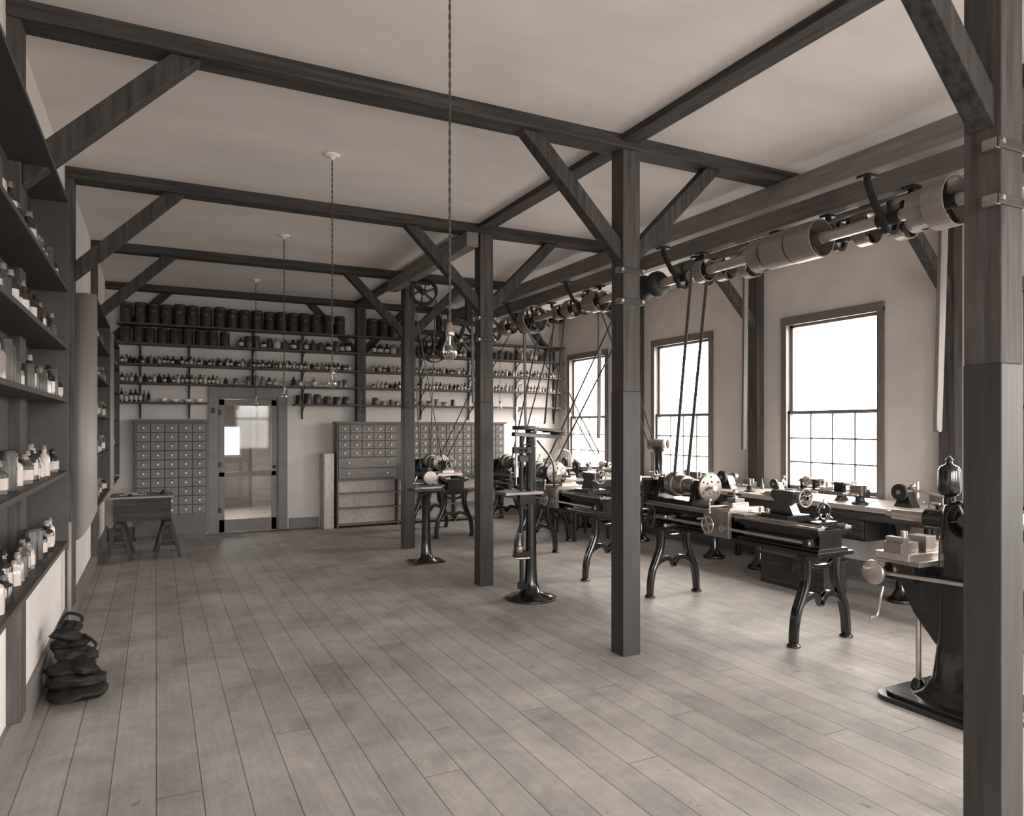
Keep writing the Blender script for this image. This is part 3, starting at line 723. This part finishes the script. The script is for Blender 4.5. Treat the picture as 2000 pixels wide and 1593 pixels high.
o.box(x - .2, x, y - .05, y + .0, 1.38, 1.44, M_iron); o.wheel((x - .1, y - .12, 1.41), (0, 1, 0), .06, M_irond, 5, .006); o.cyl((x - .1, y - .12, 1.41), (x - .1, y - .0, 1.41), .01, M_steel)
o.tube([(x + .05, y - .03, 1.5), (x + .2, y - .06, 1.3), (x + .22, y - .06, 1.05)], .01, M_iron, 8)
o.box(x - .17, x - .02, y - .04, y + .04, .4, .46, M_iron); o.lathe((x - .15, y - .06, .46), (0, 0, 1), [(.02, 0), (.03, .02), (.03, .05), (.012, .06), (.012, .16), (.02, .17), (0, .18)], M_steel, 12); o.cyl((x - .2, y - .05, .4), (x - .05, y - .07, .4), .012, M_steel)
o.done(.002)

o = B('pedestal_drill'); x, y = 2.905, 8.155
o.box(x - .19, x + .19, y - .15, y + .15, 0, .022, M_iron)
o.lathe((x, y, .02), (0, 0, 1), [(.13, 0), (.09, .03), (.065, .09), (.055, .25), (.05, .5), (.055, .75), (.08, .82), (.1, .84)], M_iron, 20)
o.box(x - .19, x + .2, y - .12, y + .12, .86, .89, M_iron); o.box(x - .1, x + .16, y - .1, y + .1, .89, .91, M_steel2)
o.box(x - .03, x + .07, y - .03, y + .05, .91, 1.03, M_iron); o.lathe((x + .02, y - .1, 1.02), (0, 1, 0), [(0, 0), (.08, 0), (.085, .012), (.08, .03), (.03, .035), (.03, .12)], M_steel2, 24)
o.cyl((x - .16, y, .95), (x + .14, y, .95), .012, M_steel); o.ball((x - .16, y, .95), .018, M_steel); o.tube([(x - .12, y, .9), (x - .14, y - .02, .98), (x - .12, y - .02, 1.04)], .01, M_steel, 6)
o.tube([(x - .02, y - .1, .84), (x - .13, y - .1, .8), (x - .15, y - .1, .74)], .012, M_iron, 6)
o.done(.002)

# ------------------------------------------------------------------ milling machine
o = B('milling_machine')
bp = []
x0, x1, y0, y1, rr = 3.86, 4.6, 2.2, 2.88, .1
for cx, cy, a0 in ((x1 - rr, y1 - rr, 0), (x0 + rr, y1 - rr, 90), (x0 + rr, y0 + rr, 180), (x1 - rr, y0 + rr, 270)):
    for i in range(6):
        a = math.radians(a0 + i * 18); bp.append((cx + rr * math.cos(a), cy + rr * math.sin(a)))
o.prism(bp, 'z', 0, .03, M_iron); o.prism([((p - 4.23) * .9 + 4.23, (q - 2.54) * .9 + 2.54) for p, q in bp], 'z', .03, .05, M_iron)
def loft(o, secs, mat, n=28, e=.5):
    vs = []; fs = []
    for (cx, cy, hx, hy, z) in secs:
        for i in range(n):
            a = 2 * math.pi * i / n; c_, s_ = math.cos(a), math.sin(a)
            vs.append((cx + hx * math.copysign(abs(c_) ** e, c_), cy + hy * math.copysign(abs(s_) ** e, s_), z))
    for k in range(len(secs) - 1):
        for i in range(n):
            fs.append((k * n + i, k * n + (i + 1) % n, (k + 1) * n + (i + 1) % n, (k + 1) * n + i))
    fs.append(tuple(range(n))[::-1]); fs.append(tuple(range((len(secs) - 1) * n, len(secs) * n)))
    o.add(vs, fs, mat, True)
CX, CY = 4.20, 2.50
loft(o, [(CX + .02, CY, .25, .26, .045), (CX, CY, .2, .2, .08), (CX, CY, .15, .155, .16), (CX, CY, .125, .13, .4), (CX, CY, .12, .13, .9), (CX, CY, .115, .12, 1.08), (CX, CY, .1, .1, 1.17), (CX, CY, .05, .06, 1.2)], M_iron)
o.prism([(2.6, .34), (2.64, .34), (2.78, .5), (2.86, .66), (2.88, .8), (2.6, .8)], 'x', 4.12, 4.3, M_iron)
o.cyl((4.14, 2.76, .05), (4.14, 2.76, .6), .016, M_steel); o.lathe((4.14, 2.76, .03), (0, 0, 1), [(.05, 0), (.045, .04), (.025, .07)], M_iron)
o.box(4.0, 4.46, 2.66, 2.94, .8, .83, M_steel2); o.box(3.96, 4.48, 2.7, 2.92, .83, .87, M_steel)
o.box(3.98, 4.14, 2.76, 2.88, .87, .93, M_steel2); o.box(4.0, 4.05, 2.76, 2.88, .93, .96, M_steel2); o.box(4.18, 4.28, 2.74, 2.86, .87, .96, M_steel2); o.cyl((4.09, 2.82, .93), (4.09, 2.82, .99), .02, M_steel); o.box(4.31, 4.44, 2.76, 2.84, .87, .91, M_steel2)
o.box(4.0, 4.2, 2.7, 2.94, .7, .8, M_iron)
o.lathe((3.93, 2.92, .735), (1, 0, 0), [(0, 0), (.072, 0), (.075, .012), (.07, .03), (.02, .035), (.02, .1)], M_steel, 28); o.cyl((3.93, 2.94, .76), (3.88, 2.94, .76), .01, M_steel)
o.tube([(3.95, 2.86, .66), (3.93, 2.86, .6), (3.93, 2.88, .5), (3.9, 2.88, .47), (3.86, 2.88, .47)], .009, M_steel, 8)
o.cyl((4.0, 2.88, .73), (4.0, 2.2, .76), .012, M_steel)
o.cyl((4.16, 2.6, 1.08), (4.16, 2.94, 1.08), .032, M_steel); o.cyl((4.16, 2.6, 1.08), (4.16, 2.72, 1.08), .055, M_iron); o.cyl((4.16, 2.94, 1.08), (4.16, 2.98, 1.08), .018, M_steel)
o.lathe((CX - .03, CY + .09, 1.17), (0, 0, 1), [(.03, 0), (.03, .05), (.05, .06), (.06, .08), (.06, .2), (.05, .225), (.02, .24), (.015, .255), (.022, .265), (.0, .29)], M_iron, 20)
o.tube([(4.14, 2.6, 1.22), (4.11, 2.7, 1.24), (4.1, 2.76, 1.24)], .012, M_steel, 8); o.ball((4.1, 2.77, 1.27), .018, M_steel); o.cyl((4.1, 2.74, 1.2), (4.1, 2.74, 1.3), .008, M_steel)
o.pulley((4.05, 2.42, 1.1), (1, 0, 0), .1, .06, M_iron, 5, M_iron, .03)
o.done(.002)

# ------------------------------------------------------------------ bench along the window wall
BZ = .87
o = B('workbench')
o.box(6.02, 6.75, 2.2, 11.44, BZ - .05, BZ, M_bench); o.box(6.06, 6.09, 2.2, 11.44, BZ - .14, BZ - .05, OLD['y'])
for y in (2.6, 4.3, 6.06, 6.8, 8.3, 9.8, 11.3):
    o.lathe((6.2, y, 0), (0, 0, 1), [(.13, 0), (.13, .03), (.09, .05), (.07, .08), (.05, .12), (.045, .3), (.05, .6), (.08, .7), (.1, BZ - .06)], M_iron, 16)
    o.cyl((6.6, y, 0), (6.6, y, BZ - .06), .04, M_iron)
for y0 in (4.6, 5.15, 7.2, 9.1, 10.4):
    o.box(6.1, 6.6, y0, y0 + .46, .52, BZ - .05, M_irond); o.box(6.085, 6.1, y0 + .02, y0 + .44, .54, BZ - .08, OLD['y']); o.ball((6.07, y0 + .23, .67), .016, M_brass)
o.box(6.08, 6.6, 9.6, 11.4, .25, .28, OLD['y'])
o.done(.003)
o = B('wooden_chest'); o.box(5.7, 6.02, 4.75, 5.55, 0.0, .3, OLD['y']); o.box(5.68, 6.04, 4.73, 5.57, .3, .33, OLD['y']); o.box(5.67, 5.7, 5.1, 5.2, .2, .26, M_irond); o.done(.004)

def vise(x, y, z, s=1.0, name='bench_vise'):
    o = B(name); z += .001
    o.lathe((x, y, z), (0, 0, 1), [(.07 * s, 0), (.07 * s, .015 * s), (.04 * s, .03 * s), (.035 * s, .07 * s)], M_irond, 14)
    o.box(x - .03 * s, x + .08 * s, y - .04 * s, y + .04 * s, z + .06 * s, z + .13 * s, M_irond); o.box(x - .01 * s, x + .015 * s, y - .06 * s, y + .06 * s, z + .11 * s, z + .17 * s, M_steel2)
    o.box(x - .06 * s, x - .035 * s, y - .06 * s, y + .06 * s, z + .08 * s, z + .17 * s, M_steel2); o.cyl((x - .13 * s, y, z + .09 * s), (x, y, z + .09 * s), .014 * s, M_steel)
    o.cyl((x - .125 * s, y - .07 * s, z + .09 * s), (x - .125 * s, y + .07 * s, z + .09 * s), .006 * s, M_steel, n=8)
    for d in (-1, 1): o.ball((x - .125 * s, y + d * .07 * s, z + .09 * s), .011 * s, M_steel)
    o.done(.002)
def bench_lathe(x, y, z, s=1.0):
    o = B('bench_lathe'); z += .001
    o.box(x - .04 * s, x + .04 * s, y - .3 * s, y + .3 * s, z + .05 * s, z + .09 * s, M_steel2)
    for d in (-.22, .22): o.prism([(x - .08 * s, z), (x + .08 * s, z), (x + .03 * s, z + .05 * s), (x - .03 * s, z + .05 * s)], 'y', y + (d - .03) * s, y + (d + .03) * s, M_iron)
    for d in (.1, .26): o.box(x - .035 * s, x + .035 * s, y + (d - .02) * s, y + (d + .02) * s, z + .09 * s, z + .2 * s, M_iron)
    for i, r in enumerate((.03, .045, .06)): o.cyl((x, y + (.125 + i * .037) * s, z + .17 * s), (x, y + (.16 + i * .037) * s, z + .17 * s), r * s, M_steel, n=18)
    o.cyl((x, y + .02 * s, z + .17 * s), (x, y + .32 * s, z + .17 * s), .015 * s, M_steel); o.cyl((x, y + .02 * s, z + .17 * s), (x, y + .05 * s, z + .17 * s), .04 * s, M_steel2, n=18)
    o.box(x - .03 * s, x + .03 * s, y - .25 * s, y - .15 * s, z + .09 * s, z + .19 * s, M_iron); o.cyl((x, y - .32 * s, z + .17 * s), (x, y - .1 * s, z + .17 * s), .014 * s, M_steel)
    o.wheel((x, y - .32 * s, z + .17 * s), (0, 1, 0), .035 * s, M_steel, 4, .006)
    o.box(x - .1 * s, x + .05 * s, y - .08 * s, y - .0, z + .09 * s, z + .13 * s, M_steel); o.cyl((x - .18 * s, y - .04 * s, z + .11 * s), (x - .08 * s, y - .04 * s, z + .11 * s), .008 * s, M_steel); o.cyl((x, y - .04 * s, z + .13 * s), (x, y - .04 * s, z + .18 * s), .015 * s, M_steel)
    o.done(.002)
def arbor_block(x, y, z, s=1.0):
    o = B('grinding_head'); z += .001
    o.prism([(y - .09 * s, z), (y + .09 * s, z), (y + .06 * s, z + .05 * s), (y + .03 * s, z + .13 * s), (y - .03 * s, z + .13 * s), (y - .06 * s, z + .05 * s)], 'x', x - .05 * s, x + .05 * s, M_iron)
    o.cyl((x - .12 * s, y, z + .13 * s), (x + .12 * s, y, z + .13 * s), .018 * s, M_steel); o.cyl((x - .11 * s, y, z + .13 * s), (x - .08 * s, y, z + .13 * s), .07 * s, M_irond, n=22); o.cyl((x + .06 * s, y, z + .13 * s), (x + .1 * s, y, z + .13 * s), .045 * s, M_steel2, n=18)
    o.done(.002)
o = B('gear_cutting_machine'); x, y, z = 6.28, 8.0, BZ + .001
o.box(x - .14, x + .14, y - .28, y + .2, z, z + .04, M_iron); loft(o, [(x, y, .09, .09, z + .04), (x, y, .05, .05, z + .15), (x, y, .05, .05, z + .4), (x, y, .08, .1, z + .48)], M_iron, 16)
o.lathe((x - .02, y + .16, z + .5), (.35, -1, 0), [(0, 0), (.085, 0), (.09, .01), (.09, .24), (.085, .25), (0, .25)], M_steel2, 24); o.lathe((x + .08, y - .12, z + .52), (.35, -1, 0), [(0, 0), (.07, 0), (.07, .02), (.03, .03), (0, .03)], M_steel, 20)
o.cyl((x - .1, y - .25, z + .12), (x + .05, y + .1, z + .12), .025, M_steel); o.box(x - .12, x + .02, y - .24, y - .08, z + .04, z + .1, M_steel); o.wheel((x - .2, y - .18, z + .1), (1, 0, 0), .06, M_steel, 4, .008); o.cyl((x - .2, y - .18, z + .1), (x - .08, y - .18, z + .1), .01, M_steel)
o.done(.002)
vise(6.15, 7.05, BZ, 1.1); vise(6.15, 4.7, BZ, 1.1); arbor_block(6.3, 6.65, BZ, 1.1); vise(6.2, 6.2, BZ, .9); arbor_block(6.4, 5.95, BZ, .8)
bench_lathe(6.3, 5.25, BZ, 1.0); bench_lathe(6.3, 9.2, BZ, 1.0); vise(6.15, 8.55, BZ); vise(6.15, 9.9, BZ); arbor_block(6.3, 10.4, BZ, 1.2); vise(6.15, 10.9, BZ, 1.2); bench_lathe(6.45, 7.42, BZ, .8)
vise(6.15, 3.9, BZ, 1.0); arbor_block(6.35, 4.35, BZ, 1.1)
OCC = [(7.05, .15), (4.7, .15), (6.65, .17), (6.2, .13), (5.95, .14), (5.25, .4), (9.2, .4), (8.55, .15), (9.9, .15), (10.4, .18), (10.9, .18), (7.42, .34), (3.9, .15), (4.35, .17), (8.0, .36)]
n = 0
for i in range(400):
    y = U(3.0, 11.3); x = U(6.12, 6.66); k = random.choice('bcd')
    if any(abs(y - c) < w_ + .06 for c, w_ in OCC) or n >= 26: continue
    OCC.append((y, .015)); n += 1
    mt = random.choice([M_steel, M_steel2, M_irond, PALE['y'], M_label])
    if k == 'b':
        o = B('parts_box'); a_, b_ = U(.04, .08), U(.03, .055); o.box(x - a_, x + a_, y - b_, y + b_, BZ + .001, BZ + .01, mt)
        for q in ((x - a_, x - a_ + .006, y - b_, y + b_), (x + a_ - .006, x + a_, y - b_, y + b_), (x - a_, x + a_, y - b_, y - b_ + .006), (x - a_, x + a_, y + b_ - .006, y + b_)): o.box(q[0], q[1], q[2], q[3], BZ + .01, BZ + .05, mt)
    elif k == 'c':
        o = B('oil_can'); r_ = U(.018, .03); o.lathe((x, y, BZ + .001), (0, 0, 1), [(r_, 0), (r_, .04), (r_ * .5, .06), (.006, .08), (.004, .13), (0, .13)], mt, 14)
    else:
        o = B('file_tool'); o.cyl((x - .1, y, BZ + .012), (x - .02, y + .01, BZ + .012), .011, PALE['x'], n=8); o.beam((x - .02, y + .01, BZ + .012), (x + .1, y + .03, BZ + .012), .016, .006, M_steel2)
    o.done()
o = B('curved_metal_hood')
o.ribbon([(5.55, 9.6, 1.0), (5.57, 9.62, 1.18), (5.7, 9.66, 1.28), (5.84, 9.7, 1.2), (5.88, 9.72, 1.0)], .012, .22, (.3, 1, 0), M_porc); o.box(5.5, 5.92, 9.5, 9.82, .97, 1.0, M_steel2)
for xx in (5.53, 5.89):
    for yy in (9.53, 9.79): o.cyl((xx, yy, 0), (xx, yy, .97), .02, M_iron)
o.done()

o = B('tool_cabinet'); o.box(5.25, 5.9, 8.6, 9.3, .5, .86, M_irond)
for z in (.53, .64, .75): o.box(5.27, 5.88, 8.585, 8.6, z, z + .09, OLD['x']); o.ball((5.57, 8.575, z + .045), .012, M_brass)
for xx in (5.28, 5.85):
    for yy in (8.64, 9.26): o.box(xx, xx + .04, yy - .02, yy + .02, 0, .5, M_irond)
o.box(5.22, 5.93, 8.56, 9.33, .86, .885, M_bench); o.done(.003)
arbor_block(5.6, 8.9, .885, 1.2)

# ------------------------------------------------------------------ hanging bulbs
def pendant(x, y, zb):
    o = B('hanging_light_bulb')
    o.lathe((x, y, ZC - .002), (0, 0, -1), [(.06, 0), (.06, .008), (.045, .015), (.018, .02), (.012, .04), (0, .04)], M_porc, 20)
    L = ZC - .03 - (zb + .1); n = int(L / .012)
    for ph in (0, math.pi):
        o.tube([(x + .0032 * math.cos(ph + i * .9), y + .0032 * math.sin(ph + i * .9), ZC - .03 - L * i / n) for i in range(n + 1)], .0032, M_cord, 5, 0)
    o.lathe((x, y, zb + .1), (0, 0, -1), [(0, 0), (.008, .001), (.016, .015), (.017, .035), (.02, .037), (.02, .055), (.017, .06), (.0, .06)], M_brass, 16)
    o.cyl((x, y, zb + .07), (x + .03, y - .02, zb + .07), .004, M_brass, n=6)
    o.lathe((x, y, zb + .04), (0, 0, -1), [(.013, 0), (.014, .01), (.022, .03), (.03, .055), (.032, .07), (.029, .088), (.018, .102), (.006, .108), (.003, .118), (0, .12)], M_bulb, 20)
    o.cyl((x, y, zb + .04), (x, y, zb + .0), .005, M_porc, n=8)
    for i in range(4):
        a = i * math.pi / 2; o.tube([(x, y, zb + .01), (x + .012 * math.cos(a), y + .012 * math.sin(a), zb - .02), (x + .008 * math.cos(a), y + .008 * math.sin(a), zb - .05), (x, y, zb - .03)], .0012, M_cork, 4, 3)
    o.done()
for x, y in ((1.142, 2.9), (1.192, 5.446), (1.231, 7.965), (1.252, 10.56), (5.3, 11.1)): pendant(x, y, 1.985)

# ------------------------------------------------------------------ world and lights
wd = bpy.data.worlds.new('overcast_sky'); scene.world = wd; wd.use_nodes = True
nt = wd.node_tree; bg = nt.nodes['Background']
tc = nt.nodes.new('ShaderNodeTexCoord'); sp = nt.nodes.new('ShaderNodeSeparateXYZ'); rp = nt.nodes.new('ShaderNodeValToRGB')
nt.links.new(tc.outputs['Generated'], sp.inputs[0]); nt.links.new(sp.outputs['Z'], rp.inputs['Fac']); nt.links.new(rp.outputs['Color'], bg.inputs['Color'])
rp.color_ramp.elements[0].position = 0.0; rp.color_ramp.elements[0].color = (.33, .32, .31, 1)
rp.color_ramp.elements[1].position = .08; rp.color_ramp.elements[1].color = (1, .985, .97, 1)
bg.inputs['Strength'].default_value = 27.0
def portal(loc, rot, sx, sy):
    l = bpy.data.lights.new('sky_portal', 'AREA'); l.shape = 'RECTANGLE'; l.size = sx; l.size_y = sy; l.energy = 1
    try: l.cycles.is_portal = True
    except Exception: pass
    ob = bpy.data.objects.new('sky_portal', l); scene.collection.objects.link(ob); ob.location = loc; ob.rotation_euler = rot
for a, b in WIN:
    portal((XR + WT + .05, (a + b) / 2, (WZ0 + WZ1) / 2), (0, math.radians(90), 0), WZ1 - WZ0 + .1, b - a + .1)
for a, b in FW:
    portal(((a + b) / 2, YF - WT - .03, 1.92), (math.radians(90), 0, 0), b - a + .1, 2.3)
portal((.1, 13.8, 1.45), (0, math.radians(-90), 0), 1.2, 1.1)
portal((1.38, 15.7, 1.34), (math.radians(-90), 0, 0), .4, .7)

# ------------------------------------------------------------------ camera
cam = bpy.data.cameras.new('camera'); co = bpy.data.objects.new('camera', cam); scene.collection.objects.link(co)
cam.sensor_fit = 'HORIZONTAL'; cam.sensor_width = 36.0; cam.lens = 36.0 * 1391 / 2000
cam.shift_x = -0.005; cam.shift_y = 0.01825; cam.clip_start = 0.05; cam.clip_end = 200
co.location = (0, 0, 1.63); co.rotation_euler = (math.radians(90), 0, -math.radians(26.9))
scene.camera = co
